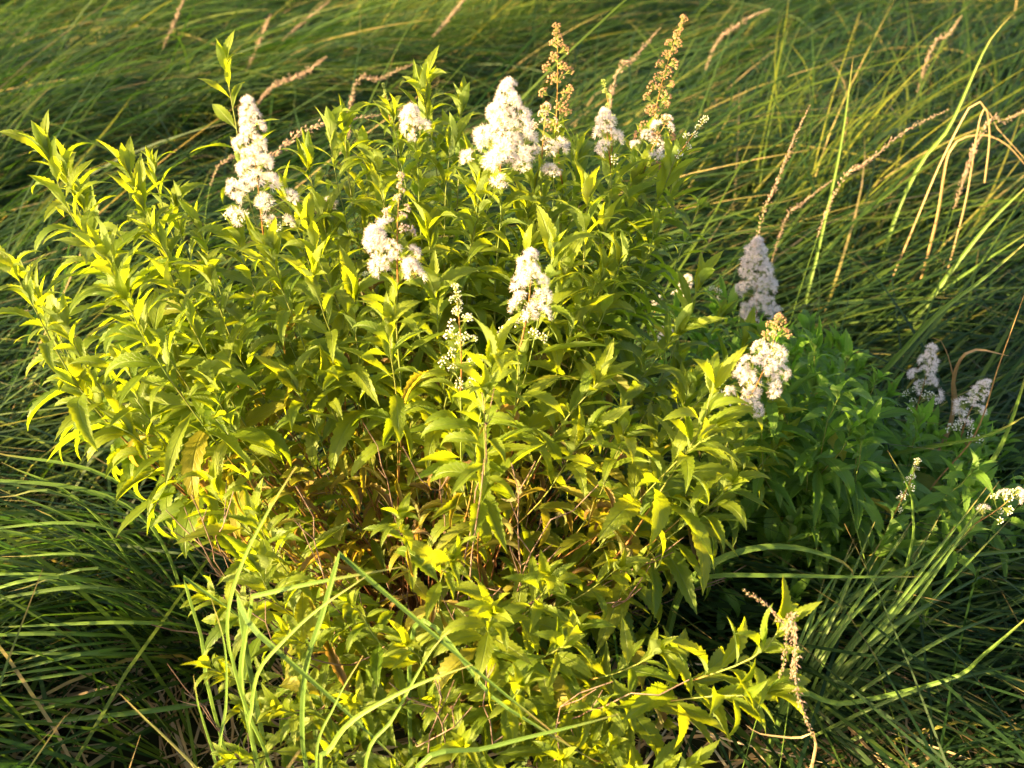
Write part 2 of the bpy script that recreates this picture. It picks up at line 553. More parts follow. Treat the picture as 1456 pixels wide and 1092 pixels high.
# ---------------------------------------------------------------- leaves
def leaf_mesh(k, age=0.0, teeth=10):
    r = random.Random(100 + k)
    droop = math.radians(r.uniform(20, 125))
    fold = r.uniform(0.15, 0.75)
    twist = r.uniform(-0.5, 0.5)
    half = r.uniform(0.110, 0.150)
    sag = r.uniform(-0.3, 0.3)
    if age > 0.6:
        fold, twist, droop = 1.1, r.uniform(-1.2, 1.2), math.radians(r.uniform(90, 170))
    V, UV, F = [], [], []
    # centre line
    def cl(s):
        y = z = x = 0
        m = 10
        for i in range(m):
            u = (i + 0.5) / m * s
            a = 0.25 - droop * u ** 1.3
            y += math.cos(a) * s / m
            z += math.sin(a) * s / m
            x += math.sin(sag * u) * s / m
        a = 0.25 - droop * s ** 1.3
        return Vector((x, y, z)), Vector((0, -math.sin(a), math.cos(a)))

    def shape(s):
        if s < 0.07:
            return 0.07
        u = (s - 0.05) / 0.95
        return max(0.02, (math.sin(math.pi * u ** 0.85) ** 0.95) * (1 - 0.18 * u))
    ph = r.uniform(0, 6)

    def row(s, tooth):
        c, nrm = cl(s)
        w = half * shape(s) * (1 + (0.15 if tooth else -0.07) * (0.15 < s < 0.97))
        out = []
        for side in (-1, 1):
            f = fold + 0.18 * math.sin(ph + s * 9 + side)
            tw = twist * s
            lx, lz = side * math.cos(f) * w, math.sin(f) * w
            out.append(c + Vector((lx * math.cos(tw) - lz * math.sin(tw), 0, 0)) + nrm * (lx * math.sin(tw) + lz * math.cos(tw)))
        return c, out[0], out[1]
    ss = []
    s = 0.0
    ss.append((0.0, False))
    ss.append((0.08, False))
    for i in range(teeth):
        a = 0.16 + 0.84 * i / teeth
        b = 0.16 + 0.84 * (i + 0.72) / teeth
        ss.append((a, False))
        ss.append((b, True))
    ss.append((1.0, False))
    for s, t in ss:
        c, l, rr = row(s, t)
        V += [l, c, rr]
        w = shape(s)
        UV += [(s, 0.5 - 0.5 * w), (s, 0.5), (s, 0.5 + 0.5 * w)]
    # teeth point forward: push the tooth tip up the leaf
    for i in range(len(ss) - 1):
        a, b = i * 3, (i + 1) * 3
        F += [(a, a + 1, b + 1, b), (a + 1, a + 2, b + 2, b + 1)]
    T = []
    for f in F:
        T += [(f[0], f[1], f[2]), (f[0], f[2], f[3])]
    vary = (k % 22) / 22
    me = mesh_np('leaf', [tuple(v) for v in V], T, [M_LEAF], attrs={'vary': [vary] * len(V), 'age': [age] * len(V)}, uv=UV)
    return me, np.array([tuple(v) for v in V]), np.array(T), np.array(UV), vary, age


NV = 22
LEAVES = [leaf_mesh(i) for i in range(NV)] + [leaf_mesh(NV + i, age=0.25 + 0.1 * i) for i in range(6)] + [leaf_mesh(60 + i, age=0.95) for i in range(3)]
LEAVES_SHADE = []
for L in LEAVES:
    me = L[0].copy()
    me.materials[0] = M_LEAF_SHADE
    LEAVES_SHADE.append((me,) + L[1:])


def put_leaf(store, p, axis, radial, ang, length, stem_i, old=0.0, r=rnd, young=0.3):
    d = (axis * math.cos(ang) + radial * math.sin(ang)).normalized()
    # upper face looks towards the shoot's axis and the sky
    nrm = (axis * 1.0 + UP * 0.9 + Vector((r.gauss(0, .3), r.gauss(0, .3), 0)))
    nrm = nrm - d * nrm.dot(d)
    if nrm.length < 0.05:
        nrm = d.orthogonal()
    nrm.normalize()
    x = d.cross(nrm)
    Mx = Matrix((x, d, nrm)).transposed().to_4x4()
    Mx = Matrix.Translation(p) @ Mx @ Matrix.Diagonal((length * r.uniform(0.85, 1.15), length, length, 1))
    u = r.random()
    if u < old * 0.25:
        k = NV + 6 + r.randrange(3)
    elif u < old:
        k = NV + r.randrange(6)
    else:
        k = int(min(NV - 1, max(0, NV * (0.12 + 0.5 * young + r.gauss(0.15, .2)))))
    store.append((Mx, k, stem_i))


def shoot(store, stems, base, tip, c1=None, c2=None, start=0.3, leaf=0.075, gap=0.0125, thick=0.0022, tipleaf=0.45, rosette=True, old=0.0, lean=0.25, end=1.0, r=rnd):
    leaf *= 1.42 * r.uniform(0.98, 1.34) * (1.12 if r is not rnd else 1)
    gap *= 1.34
    d = tip - base
    L = d.length
    h = Vector((d.x, d.y, 0))
    if c1 is None:
        c1 = base + h * 0.30 + UP * (d.z * 0.32 + 0.05)
    if c2 is None:
        c2 = tip - (UP * (0.75) + h.normalized() * lean * 0.9).normalized() * L * 0.36 + Vector((r.gauss(0, .02), r.gauss(0, .02), 0))
    n = 18
    pts = bez(base, c1, c2, tip, n)
    w1, w2 = r.uniform(0, 6), r.uniform(0, 6)
    for i in range(2, n - 1):
        pts[i] = pts[i] + Vector((math.sin(w1 + i * 0.9), math.cos(w2 + i * 0.8), 0)) * 0.004
    mb = MB()
    mb.tube(pts, [thick * (1 - 0.62 * i / (n - 1)) for i in range(n)], 5, 0, [min(1, max(0, 1.9 * (i / (n - 1)) ** 2.2)) * 0.95 for i in range(n)])
    si = len(stems)
    stems.append([mb.mesh('stem', [M_STEM]), pts])
    arc = [0]
    for i in range(n - 1):
        arc.append(arc[-1] + (pts[i + 1] - pts[i]).length)
    tot = arc[-1]
    s = start * tot
    ga = r.uniform(0, 6.28)
    while s < tot * end:
        k = 0
        while k < n - 2 and arc[k + 1] < s:
            k += 1
        t = (s - arc[k]) / (arc[k + 1] - arc[k])
        p = pts[k].lerp(pts[k + 1], t)
        ax = (pts[k + 1] - pts[k]).normalized()
        u = s / tot
        near = (tot - s)
        ga += 2.3999 + r.gauss(0, 0.2)
        o = ax.orthogonal().normalized()
        rad = (o * math.cos(ga) + ax.cross(o) * math.sin(ga)).normalized()
        f = min(1, near / (leaf * 1.6))
        ang = math.radians(30 + 52 * f + r.gauss(0, 13))
        ln = leaf * (tipleaf + (1 - tipleaf) * f) * r.uniform(0.78, 1.15)
        if u < start + 0.2:
            ln *= 0.8
        pet = p + (ax * math.cos(ang) + rad * math.sin(ang)) * 0.002
        og = old * max(0, 1.6 - 2 * (u - start) / (1 - start + 1e-6))
        shed = store is not None and r is rnd and tip.z > .66 and p.z < .64 and math.hypot(p.x - R.x, p.y - R.y) < .36
        if shed:
            ln *= .7
            og = .8
        if r.random() > (0.42 if shed else 0.06):
            put_leaf(store, pet, ax, rad, ang, ln, si, og, r, max(0, 1 - near / (leaf * 2.2)))
        s += gap * (0.55 + 0.45 * f) * r.uniform(0.8, 1.2)
    if rosette and end >= 1.0:
        ax = (pts[-1] - pts[-2]).normalized()
        for i in range(5):
            ga += 2.4
            o = ax.orthogonal().normalized()
            rad = (o * math.cos(ga) + ax.cross(o) * math.sin(ga)).normalized()
            put_leaf(store, pts[-1], ax, rad, math.radians(12 + 4 * i), leaf * (0.42 + 0.06 * i), si, 0, r, 1.2)
    return pts


def finish_leaves(root, store, stems, variants, mat, nmax, eye=Vector((0, 0, CAM_H))):
    """the leaves that show largest become objects under their stem, the rest one mesh"""
    quads, polys = [], []
    for (Mx, k, si) in store:
        a = len(quads)
        Vs = variants[k][1]
        m_ = len(Vs)
        r1, r2, r3, r4 = Vs[3 + 1], Vs[3 * 7], Vs[3 * 7 + 2], Vs[m_ - 2]
        quads += [Mx @ Vector(r1), Mx @ Vector(r2), Mx @ Vector(r3), Mx @ Vector(r4)]
        polys += [(a, a + 1, a + 2), (a + 1, a + 3, a + 2)]
    bvh = BVHTree.FromPolygons(quads, polys)
    score = []
    for i in range(len(store)):
        q = quads[4 * i:4 * i + 4]
        vis = 0
        for w in ((.25, .25, .25, .25), (.6, .2, .2, 0), (0, .25, .25, .5)):
            p = q[0] * w[0] + q[1] * w[1] + q[2] * w[2] + q[3] * w[3]
            dv = p - eye
            hit = bvh.ray_cast(eye, dv.normalized(), dv.length - 0.001)
            if hit[0] is None or hit[2] // 2 == i or (hit[0] - p).length < 0.002:
                vis += 1
        px = [pix(v) for v in q]
        ar = 0
        for (a, b_, c) in ((0, 1, 2), (1, 3, 2)):
            ar += abs((px[b_][0] - px[a][0]) * (px[c][1] - px[a][1]) - (px[c][0] - px[a][0]) * (px[b_][1] - px[a][1])) / 2
        cx_, cy_ = px[0]
        inside = -30 < cx_ < 1486 and -30 < cy_ < 1110
        score.append(ar * vis * inside)
    order = sorted(range(len(store)), key=lambda i: -score[i])
    single = set(i for i in order[:nmax] if score[i] > 0)
    stem_objs = []
    for me, pts in stems:
        stem_objs.append(obj('stem', me, root))
    inv = root.matrix_basis.inverted()
    for so_ in stem_objs:
        so_.matrix_parent_inverse = inv
    Vall, Fall, UVall, VA, AG = [], [], [], [], []
    off = 0
    for i, (Mx, k, si) in enumerate(store):
        L = variants[k]
        if i in single:
            o = bpy.data.objects.new('leaf', L[0])
            COL.objects.link(o)
            o.parent = stem_objs[si]
            o.matrix_basis = Mx
            continue
        A = np.array(Mx)
        Vall.append(L[1] @ A[:3, :3].T + A[:3, 3])
        Fall.append(L[2] + off)
        UVall.append(L[3])
        VA.append(np.full(len(L[1]), min(1, max(0, L[4] + rnd.gauss(0, .12)))))
        AG.append(np.full(len(L[1]), L[5]))
        off += len(L[1])
    fo = obj('foliage', mesh_np('foliage', np.concatenate(Vall), np.concatenate(Fall), [mat], attrs={'vary': np.concatenate(VA), 'age': np.concatenate(AG)}, uv=np.concatenate(UVall)), root)
    fo['kind'] = 'stuff'
    fo.matrix_parent_inverse = inv
    return stem_objs, inv


# ---------------------------------------------------------------- flower clusters
def hemi(r, k, n, spread=1.0):
    """direction k of n on a dome about +Z"""
    z = 1 - (k + 0.5) / n * spread
    a = k * 2.39996 + r.uniform(-0.3, 0.3)
    q = math.sqrt(max(0, 1 - z * z))
    return Vector((q * math.cos(a), q * math.sin(a), z)).normalized()


def floret(mb, c, d, r, sz=0.0038):
    q = d.to_track_quat('Z', 'Y').to_matrix()
    a0 = r.uniform(0, 6)
    for i in range(5):
        a = a0 + i * 2 * math.pi / 5
        def P(rr, da, z):
            return c + q @ Vector((rr * math.cos(a + da), rr * math.sin(a + da), z))
        z = sz * 0.15
        mb.add([P(sz * .2, 0, 0), P(sz * .75, -.5, z), P(sz * 1.12, -.18, z * 1.6), P(sz * 1.12, .22, z * 1.3), P(sz * .75, .5, z)], [(0, 1, 2), (0, 2, 3), (0, 3, 4)], 0)
    mb.add([c + q @ Vector((sz * .34 * math.cos(i * 1.2566), sz * .34 * math.sin(i * 1.2566), sz * .22)) for i in range(5)] + [c + d * sz * .1], [(i, (i + 1) % 5, 5) for i in range(5)], 2)
    for i in range(26):
        t = hemi(r, i, 26, 0.8)
        t = q @ t
        ln = sz * r.uniform(1.7, 2.9)
        s = t.cross(Vector((r.gauss(0, 1), r.gauss(0, 1), r.gauss(0, 1)))).normalized()
        b0 = c + t * sz * 0.2
        e = b0 + t * ln
        w = 0.00026
        mb.add([b0 - s * w, b0 + s * w, e + s * w, e - s * w], [(0, 1, 2, 3)], 1)
        u = t.cross(s)
        k = 0.00042
        mb.add([e - s * k, e + u * k, e + s * k, e - u * k, e + t * k], [(0, 1, 4), (1, 2, 4), (2, 3, 4), (3, 0, 4)], 3)


CM = [M_PETAL, M_STAMEN, M_DISC, M_ANTHER, M_BUD, M_GREENBUD, M_SPENT, M_PEDICEL, M_FADED]


def cluster(kind, seed):
    """cluster of florets, buds or spent heads about the origin facing +Z, about 3 cm across"""
    r = random.Random(seed)
    mb = MB()
    n = {'white': 9, 'mixed': 11, 'bud': 13, 'green': 12, 'brown': 12, 'faded': 12}[kind]
    R = {'white': 0.0128, 'mixed': 0.013, 'bud': 0.0125, 'green': 0.008, 'brown': 0.0115, 'faded': 0.0095}[kind]
    for i in range(n):
        d = hemi(r, i, n, 0.85)
        rr = R * r.uniform(0.75, 1.12)
        c = d * rr + Vector((0, 0, -R * 0.2))
        mid = Vector((0, 0, -R * .6)) * 0.5 + c * 0.5 - Vector((0, 0, .001))
        mb.tube([Vector((0, 0, -R * 1.1)), mid, c], [0.00045, 0.00035, 0.0003], 3, 7)
        u = r.random()
        if kind == 'white' or (kind == 'mixed' and u < 0.5):
            floret(mb, c, (d + Vector((0, 0, .25))).normalized(), r, 0.0036 * r.uniform(.85, 1.1))
        elif kind in ('bud', 'mixed'):
            mb.blob(c, 0.0019 * r.uniform(.8, 1.25), 4)
            mb.blob(c - d * 0.0011, 0.0014, 5)
        elif kind == 'green':
            mb.blob(c, 0.0016 * r.uniform(.8, 1.3), 5)
        else:
            mi = 6 if kind == 'brown' else 8
            q = d.to_track_quat('Z', 'Y').to_matrix()
            for j in range(5):
                a = j * 1.2566 + r.random()
                mb.blob(c + q @ Vector((math.cos(a), math.sin(a), 0)) * 0.0014, 0.0010 * r.uniform(.7, 1.3), mi, squash=(q, 1.7))
                s = (q @ Vector((math.cos(a), math.sin(a), 1.4))).normalized()
                if j < 4:
                    b0 = c + s * 0.0015
                    w = s.orthogonal().normalized() * 0.0003
                    mb.add([b0 - w, b0 + w, b0 + s * 0.003], [(0, 1, 2)], mi)
    return mb.mesh('flower_cluster', CM)


CL = {k: [cluster(k, 40 * j + i) for i in range(4)] for j, k in enumerate(('white', 'mixed', 'bud', 'green', 'brown', 'faded'))}


def spike(root, inv, foot, top, wid, kinds, n=20, label=None, seed=0, size=1.0, pw=1.0, stemr=0.0012, red=0.5):
    """a panicle: axis with side branches (one part) and its clusters (sub-parts). kinds(u) gives the cluster kind at height u"""
    r = random.Random(seed + 500)
    mb = MB()
    L = (top - foot).length
    side = (top - foot).normalized().orthogonal()
    bow = Vector((r.gauss(0, .02), r.gauss(0, .02), 0)) * L * 2
    pts = bez(foot, foot.lerp(top, .33) + bow, foot.lerp(top, .66) + bow, top, 9)
    mb.tube(pts, [stemr * (1.15 - 0.7 * i / 8) for i in range(9)], 5, 0, [max(0, red + 0.05 * i) for i in range(9)])
    places = []
    ga = r.uniform(0, 6)
    for i in range(n):
        u = ((i + 0.5) / n) ** 0.85
        k = min(7, int(u * 8))
        p = pts[k].lerp(pts[k + 1], u * 8 - k)
        ax = (pts[k + 1] - pts[k]).normalized()
        ga += 2.4 + r.gauss(0, .2)
        o = ax.orthogonal().normalized()
        rad = o * math.cos(ga) + ax.cross(o) * math.sin(ga)
        prof = (1 - u) ** pw
        out = max(0.0, .93 * wid * prof * r.uniform(0.6, 1.2) - 0.004)
        d = (rad + ax * 0.7).normalized()
        e = p + rad * out + ax * out * 0.5
        mb.tube([p, p.lerp(e, .5) + ax * out * -.04, e], [0.0008, 0.0006, 0.0005], 4, 0, [0.9, 1, 1])
        places.append((e, d, kinds(u, r), size * (0.52 + 0.36 * min(1, prof * 1.6)) * r.uniform(.7, 1.12)))
        if out > 0.024 and r.random() < .4:
            e2 = p + rad * out * 0.5 + ax * out * 0.45
            places.append((e2, (d + ax * .4).normalized(), kinds(u, r), size * 0.8))
    places.append((top, (pts[-1] - pts[-2]).normalized(), kinds(1.0, r), size * 0.62))
    sp_ = obj('flower_spike', mb.mesh('flower_spike', [M_STEM]), root)
    sp_.matrix_parent_inverse = inv
    if label:
        sp_['label'] = label
    for e, d, kd, sz in places:
        q = d.to_track_quat('Z', 'Y').to_matrix().to_4x4()
        o = bpy.data.objects.new('flower_cluster', r.choice(CL[kd]))
        COL.objects.link(o)
        o.parent = sp_
        o.matrix_basis = Matrix.Translation(e) @ q @ Matrix.Rotation(r.uniform(0, 6.28), 4, 'Z') @ Matrix.Diagonal((sz, sz, sz, 1))
    return sp_


# ---------------------------------------------------------------- the main shrub
R = BASE.copy()


def foot(tip, k=0.35):
    h = Vector((tip.x - R.x, tip.y - R.y, 0))
    return R + h * 0.10 + Vector((rnd.gauss(0, .05), rnd.gauss(0, .05), 0))


store, stems = [], []
# shoots whose tips can be told apart: tip pixel, distance, leaf length, first leaf, leaf gap
TIPS = [
    (602, 140, 1.78, .08, .5, .012), (655, 165, 1.74, .08, .5, .012), (490, 190, 1.7, .08, .45, .012), (535, 250, 1.62, .08, .45, .012), (410, 290, 1.62, .08, .4, .012), (440, 245, 1.7, .075, .5, .013),
    (820, 240, 1.72, .08, .5, .013), (960, 240, 1.78, .075, .5, .013), (910, 205, 1.82, .06, .5, .013), (205, 300, 1.6, .075, .4, .013), (95, 250, 1.6, .08, .4, .013), (250, 300, 1.7, .075, .4, .013), (65, 450, 1.46, .08, .4, .014),
    (1060, 500, 1.62, .08, .4, .014), (1020, 460, 1.66, .08, .4, .014), (1130, 600, 1.55, .08, .4, .014), (700, 250, 1.6, .08, .4, .013), (860, 330, 1.56, .085, .4, .013),
    (72, 232, 1.52, .085, .40, .014), (185, 250, 1.66, .062, .45, .014), (150, 372, 1.32, .078, .35, .012), (45, 405, 1.42, .062, .35, .013),
    (285, 330, 1.62, .075, .4, .013), (322, 105, 1.70, .075, .45, .017), (470, 205, 1.66, .08, .4, .012), (605, 150, 1.74, .085, .4, .012),
    (560, 175, 1.70, .07, .5, .013), (640, 215, 1.66, .075, .5, .013), (520, 225, 1.72, .075, .5, .013), (835, 295, 1.52, .09, .4, .013), (900, 265, 1.7, .085, .4, .013),
    (990, 415, 1.50, .085, .4, .014), (992, 300, 1.95, .05, .5, .014), (570, 742, 1.10, .06, .3, .010), (700, 875, 1.04, .072, .3, .011),
    (1000, 625, 1.22, .085, .35, .013), (1090, 600, 1.42, .085, .35, .014), (1005, 560, 1.36, .085, .35, .014), (850, 545, 1.30, .085, .35, .013), (835, 620, 1.24, .07, .35, .013),
    (700, 520, 1.22, .085, .4, .012), (690, 565, 1.16, .075, .4, .013), (440, 330, 1.5, .08, .35, .012), (390, 375, 1.42, .08, .35, .012), (340, 350, 1.55, .08, .35, .012),
    (505, 430, 1.4, .08, .35, .013), (300, 400, 1.42, .08, .35, .013), (230, 350, 1.52, .075, .35, .013), (250, 420, 1.36, .08, .35, .013), (180, 430, 1.3, .08, .35, .013),
    (100, 480, 1.36, .085, .35, .016), (120, 300, 1.6, .075, .4, .014), (680, 270, 1.56, .08, .4, .013), (760, 270, 1.62, .08, .4, .013), (930, 330, 1.6, .08, .4, .013),
    (800, 400, 1.42, .08, .4, .013), (860, 400, 1.5, .08, .4, .013), (960, 480, 1.45, .08, .4, .013), (610, 340, 1.52, .08, .4, .013), (560, 400, 1.46, .08, .4, .013),
    (1105, 545, 1.6, .08, .4, .014), (1100, 640, 1.45, .085, .4, .015), (300, 850, 1.14, .055, .25, .011), (410, 900, 1.08, .05, .25, .011), (500, 860, 1.08, .05, .25, .011),
    (820, 900, 1.04, .062, .3, .011), (780, 820, 1.1, .06, .3, .011), (930, 930, 1.02, .06, .3, .012), (640, 800, 1.05, .07, .35, .011), (300, 950, 1.06, .05, .25, .011),
    (120, 560, 1.36, .08, .4, .015), (190, 620, 1.32, .075, .4, .015), (400, 1010, 1.02, .05, .2, .011),
    (580, 920, 1.06, .055, .25, .011), (860, 1010, 1.0, .06, .3, .012), (740, 980, 1.0, .055, .3, .012), (220, 250, 1.72, .06, .5, .014), (330, 1080, .98, .05, .3, .011), (470, 1075, .97, .05, .3, .011), (560, 1100, .96, .05, .3, .011), (660, 1060, .97, .05, .3, .011), (720, 1110, .95, .05, .3, .011), (800, 1080, .96, .05, .3, .011), (900, 1100, .96, .05, .3, .011), (860, 1060, 1.02, .055, .3, .011), (620, 1000, 1.02, .05, .3, .011), (500, 1000, 1.0, .05, .3, .011), (980, 1090, .98, .055, .4, .012), (1030, 700, 1.25, .08, .4, .014),
]
for (px, py, Y, lf, st, gp) in TIPS:
    tip = at(px, py, Y)
    low = tip.z < 0.62
    shoot(store, stems, foot(tip), tip, start=st, leaf=lf, gap=gp, old=0.18 if not low else 0.3, lean=0.15 if tip.z > .8 else .5)
# the two bare-footed shoots that reach out low at the right
p0, p3 = at(800, 1010, 1.12), at(1105, 900, 1.04)
p0 = R + Vector((.03, -.03, 0))
shoot(store, stems, p0, p3, c1=at(860, 1000, 1.1), c2=at(1010, 1000, 1.04), start=.42, leaf=.075, gap=.011, thick=.0026, old=.1)
shoot(store, stems, R + Vector((.04, -.04, 0)), at(1085, 985, 1.0), c1=at(830, 1010, 1.12), c2=at(960, 1000, 1.02), start=.45, leaf=.07, gap=.012, thick=.0022, old=.1)
shoot(store, stems, R + Vector((.04, -.02, 0)), at(1010, 560, 1.24), c1=at(800, 880, 1.3), c2=at(960, 730, 1.24), start=.5, leaf=.085, gap=.016, thick=.003)
shoot(store, stems, R + Vector((-.04, -.02, 0)), at(28, 400, 1.35), c1=at(420, 850, 1.4), c2=at(110, 620, 1.36), start=.4, leaf=.075, gap=.016, thick=.0028)

# fill-in shoots on the dome between them
POLY = [(25, 330), (60, 300), (130, 320), (230, 330), (310, 340), (430, 300), (480, 250), (560, 220), (680, 250), (860, 260), (960, 270), (985, 420), (1100, 560), (1100, 680), (960, 800),
        (960, 930), (900, 1150), (320, 1150), (320, 840), (280, 720), (130, 540)]


def inside(x, y, poly):
    c = False
    j = len(poly) - 1
    for i in range(len(poly)):
        xi, yi = poly[i]
        xj, yj = poly[j]
        if (yi > y) != (yj > y) and x < (xj - xi) * (y - yi) / (yj - yi) + xi:
            c = not c
        j = i
    return c


cnt = 0
while cnt < 92:
    a = rnd.uniform(0, 2 * math.pi)
    z = rnd.random()
    q = math.sqrt(1 - z * z)
    d = Vector((q * math.cos(a) * .72, q * math.sin(a) * .50, .18 + z * .88))
    k = rnd.uniform(.55, .94)
    tip = Vector((R.x - .03 + d.x * k, R.y + d.y * k, d.z * k ** 0.6))
    if tip.y > R.y + .3:
        continue
    p = pix(tip)
    if not inside(p[0], p[1], POLY):
        continue
    if ((p[0] - 690) / 190) ** 2 + ((p[1] - 700) / 120) ** 2 < 1 and rnd.random() < .88:
        continue
    low = tip.z < .55
    shoot(store, stems, foot(tip), tip, start=rnd.uniform(.36, .5) if not low else .2, leaf=rnd.uniform(.05, .06) if low else rnd.uniform(.066, .084), gap=.0135, old=.6 if low else .32, lean=.5 if low else .2, thick=.0019)
    cnt += 1

shrub = thing('meadowsweet_shrub', 'big sunlit meadowsweet bush with white flower spikes in the middle of the grass', 'shrub', R)
# ---- flower-bearing shoots first add their own stems
W = lambda u, r: 'white' if u > .12 or r.random() < .5 else 'mixed'
WM = lambda u, r: ('white' if u > .45 else ('mixed' if u > .25 else 'bud'))
BR = lambda u, r: 'brown'
BU = lambda u, r: 'bud'
GB = lambda u, r: 'green'
SPIKES = [
    # foot px, top px, Y, half width m, kinds, n, label, cluster size, taper
    ((375, 340), (352, 145), 1.54, .056, lambda u, r: 'white' if u > .22 else ('bud' if r.random() < .6 else 'mixed'), 30, 'tall dense white flower spike', 1.0, .62),
    ((712, 262), (724, 120), 1.54, .062, W, 30, 'broad cone-shaped white flower spike', 1.05, .75),
    ((770, 255), (778, 150), 1.62, .045, lambda u, r: 'faded' if u > .4 else r.choice(('white', 'mixed')), 12, 'pale fading flower spike', .9, .5),
    ((790, 190), (792, 38), 1.70, .034, BR, 20, 'brown withered flower spike', 1.0, .55),
    ((800, 262), (795, 180), 1.72, .03, BU, 7, 'spray of round buds', .8, .4),
    ((870, 215), (858, 115), 1.64, .016, lambda u, r: 'green', 9, 'narrow green bud spike', .75, .6),
    ((868, 235), (860, 160), 1.62, .022, lambda u, r: 'white' if u > .3 else 'bud', 9, 'small white flower spike', .85, .4),
    ((925, 215), (972, 26), 1.76, .04, BR, 28, 'leaning rusty brown flower spike', 1.05, .75),
    ((915, 245), (950, 170), 1.70, .04, lambda u, r: r.choice(('white', 'mixed', 'brown')), 9, 'half withered white flower spike', .8, .4),
    ((960, 225), (1003, 168), 1.70, .012, BU, 6, 'spray of round cream buds', .75, .3),
    ((566, 400), (570, 250), 1.36, .042, lambda u, r: 'faded' if u > .5 else r.choice(('white', 'faded', 'white')), 16, 'greyish faded flower spike with white lower heads', .9, .75),
    ((590, 200), (585, 155), 1.66, .025, W, 8, 'white flower spike half hidden behind leaves', .9, .3),
    ((535, 360), (530, 330), 1.34, .014, W, 5, 'short side spray of white flowers', .9, .3),
    ((590, 395), (582, 375), 1.34, .01, W, 3, 'short side spray of white flowers', .9, .3),
    ((478, 300), (468, 285), 1.7, .012, W, 3, None, .8, .3),
    ((738, 500), (755, 362), 1.28, .042, WM, 20, 'white flower spike with buds at its foot', .9, .6),
    ((655, 560), (648, 408), 1.27, .04, BU, 20, 'open spike of round unopened buds', .78, .55),
    ((1052, 585), (1108, 450), 1.30, .038, lambda u, r: 'brown' if u > .78 else ('faded' if u > .62 else 'white'), 22, 'leaning flower spike, brown above and white below', .95, .4),
    ((1030, 580), (1015, 552), 1.37, .01, BU, 4, 'side spray of cream buds', .8, .3),
    ((555, 170), (545, 120), 1.78, .008, GB, 7, 'thin green bud spike', .7, .5),
    ((530, 410), (520, 390), 1.42, .012, BU, 4, None, .7, .3),
]
fl_stems = []
for (f, t, Y, *_rest) in SPIKES:
    fp = at(f[0], f[1], Y)
    tp = at(t[0], t[1], Y)
    if (tp - fp).length > .035:
        ax = (tp - fp).normalized()
        b0 = foot(fp)
        shoot(store, stems, b0, fp, c2=fp - (ax * .6 + UP * .5).normalized() * .3, start=.38, leaf=.075, gap=.0125, rosette=False, tipleaf=.45, thick=.0024)
stem_objs, inv = finish_leaves(shrub, store, stems, LEAVES, M_LEAF, 300)
for i, (f, t, Y, w, kd, n_, lab, sz, pw) in enumerate(SPIKES):
    spike(shrub, inv, at(f[0], f[1], Y), at(t[0], t[1], Y), w, kd, n_, lab, i, sz, pw)


# bare dead twigs inside and low in the shrub
def twig(parent, inv, pts, r0=.0019, seed=0, name='dead_twig'):
    r = random.Random(seed)
    mb = MB()
    P = spline(pts, 14)
    P = [p + Vector((r.gauss(0, 1), r.gauss(0, 1), r.gauss(0, 1))) * .0022 for p in P]
    mb.tube(P, [r0 * (1 - .65 * i / 13) for i in range(14)], 5)
    for k in range(r.randint(2, 5)):
        i = r.randint(4, 12)
        d = ((P[i + 1] - P[i]).normalized() + Vector((r.gauss(0, .7), r.gauss(0, .5), r.gauss(0.1, .5)))).normalized()
        L = r.uniform(.02, .09)
        q = P[i] + d * L * .5 + Vector((0, 0, r.uniform(0, .008)))
        mb.tube([P[i], q, q + (d + UP * .3).normalized() * L * .5], [r0 * .5, r0 * .4, r0 * .25], 4)
    o = obj(name, mb.mesh(name, [M_TWIG]), parent)
    o.matrix_parent_inverse = inv
    return o


TW = [
    [(640, 900, 1.3), (668, 760, 1.22), (690, 640, 1.18), (688, 555, 1.16)], [(660, 960, 1.2), (672, 770, 1.12), (690, 655, 1.1)], [(740, 900, 1.3), (738, 770, 1.2), (732, 655, 1.18)],
    [(760, 770, 1.2), (800, 740, 1.2), (850, 690, 1.2)], [(560, 720, 1.3), (540, 650, 1.26), (520, 600, 1.24)], [(630, 730, 1.3), (600, 690, 1.2), (578, 635, 1.2)],
    [(330, 830, 1.25), (290, 790, 1.22), (235, 745, 1.2)], [(335, 840, 1.25), (260, 720, 1.22)], [(345, 850, 1.25), (300, 770, 1.2), (268, 700, 1.2)], [(330, 800, 1.3), (318, 745, 1.2), (330, 700, 1.2)],
    [(400, 1092, 1.1), (330, 1060, 1.08), (240, 945, 1.05)], [(380, 1092, 1.1), (320, 1040, 1.08), (265, 985, 1.05)],
    [(640, 1092, 1.05), (620, 1010, 1.03), (590, 1000, 1.03), (550, 970, 1.02)], [(600, 1092, 1.05), (625, 1000, 1.0), (618, 960, 1.0)], [(590, 1060, 1.02), (640, 1040, 1.0), (670, 1005, 1.0)],
    [(700, 1060, 1.05), (690, 980, 1.02), (700, 940, 1.02)], [(780, 1092, 1.05), (800, 1000, 1.02), (870, 970, 1.02)], [(860, 1000, 1.02), (940, 985, 1.0), (980, 970, 1.0)],
    [(430, 940, 1.12), (380, 900, 1.1), (378, 850, 1.1)], [(470, 850, 1.15), (450, 740, 1.15), (420, 690, 1.15)],
]
for i, t_ in enumerate(TW):
    P = [at(*q) for q in t_]
    twig(shrub, inv, [R + Vector(((P[0].x - R.x) * .4, (P[0].y - R.y) * .4, 0))] + P, seed=i)
for i in range(80):
    a = rnd.uniform(0, 6.28)
    d = Vector((math.cos(a) * .34, math.sin(a) * .28 - .06, 0)) * rnd.uniform(.4, 1.15)
    h = rnd.uniform(.25, .62)
    b0 = R + d * .3
    twig(shrub, inv, [b0, b0 + d * .4 + UP * h * .5, b0 + d + UP * h], rnd.uniform(.0016, .0027), 100 + i)

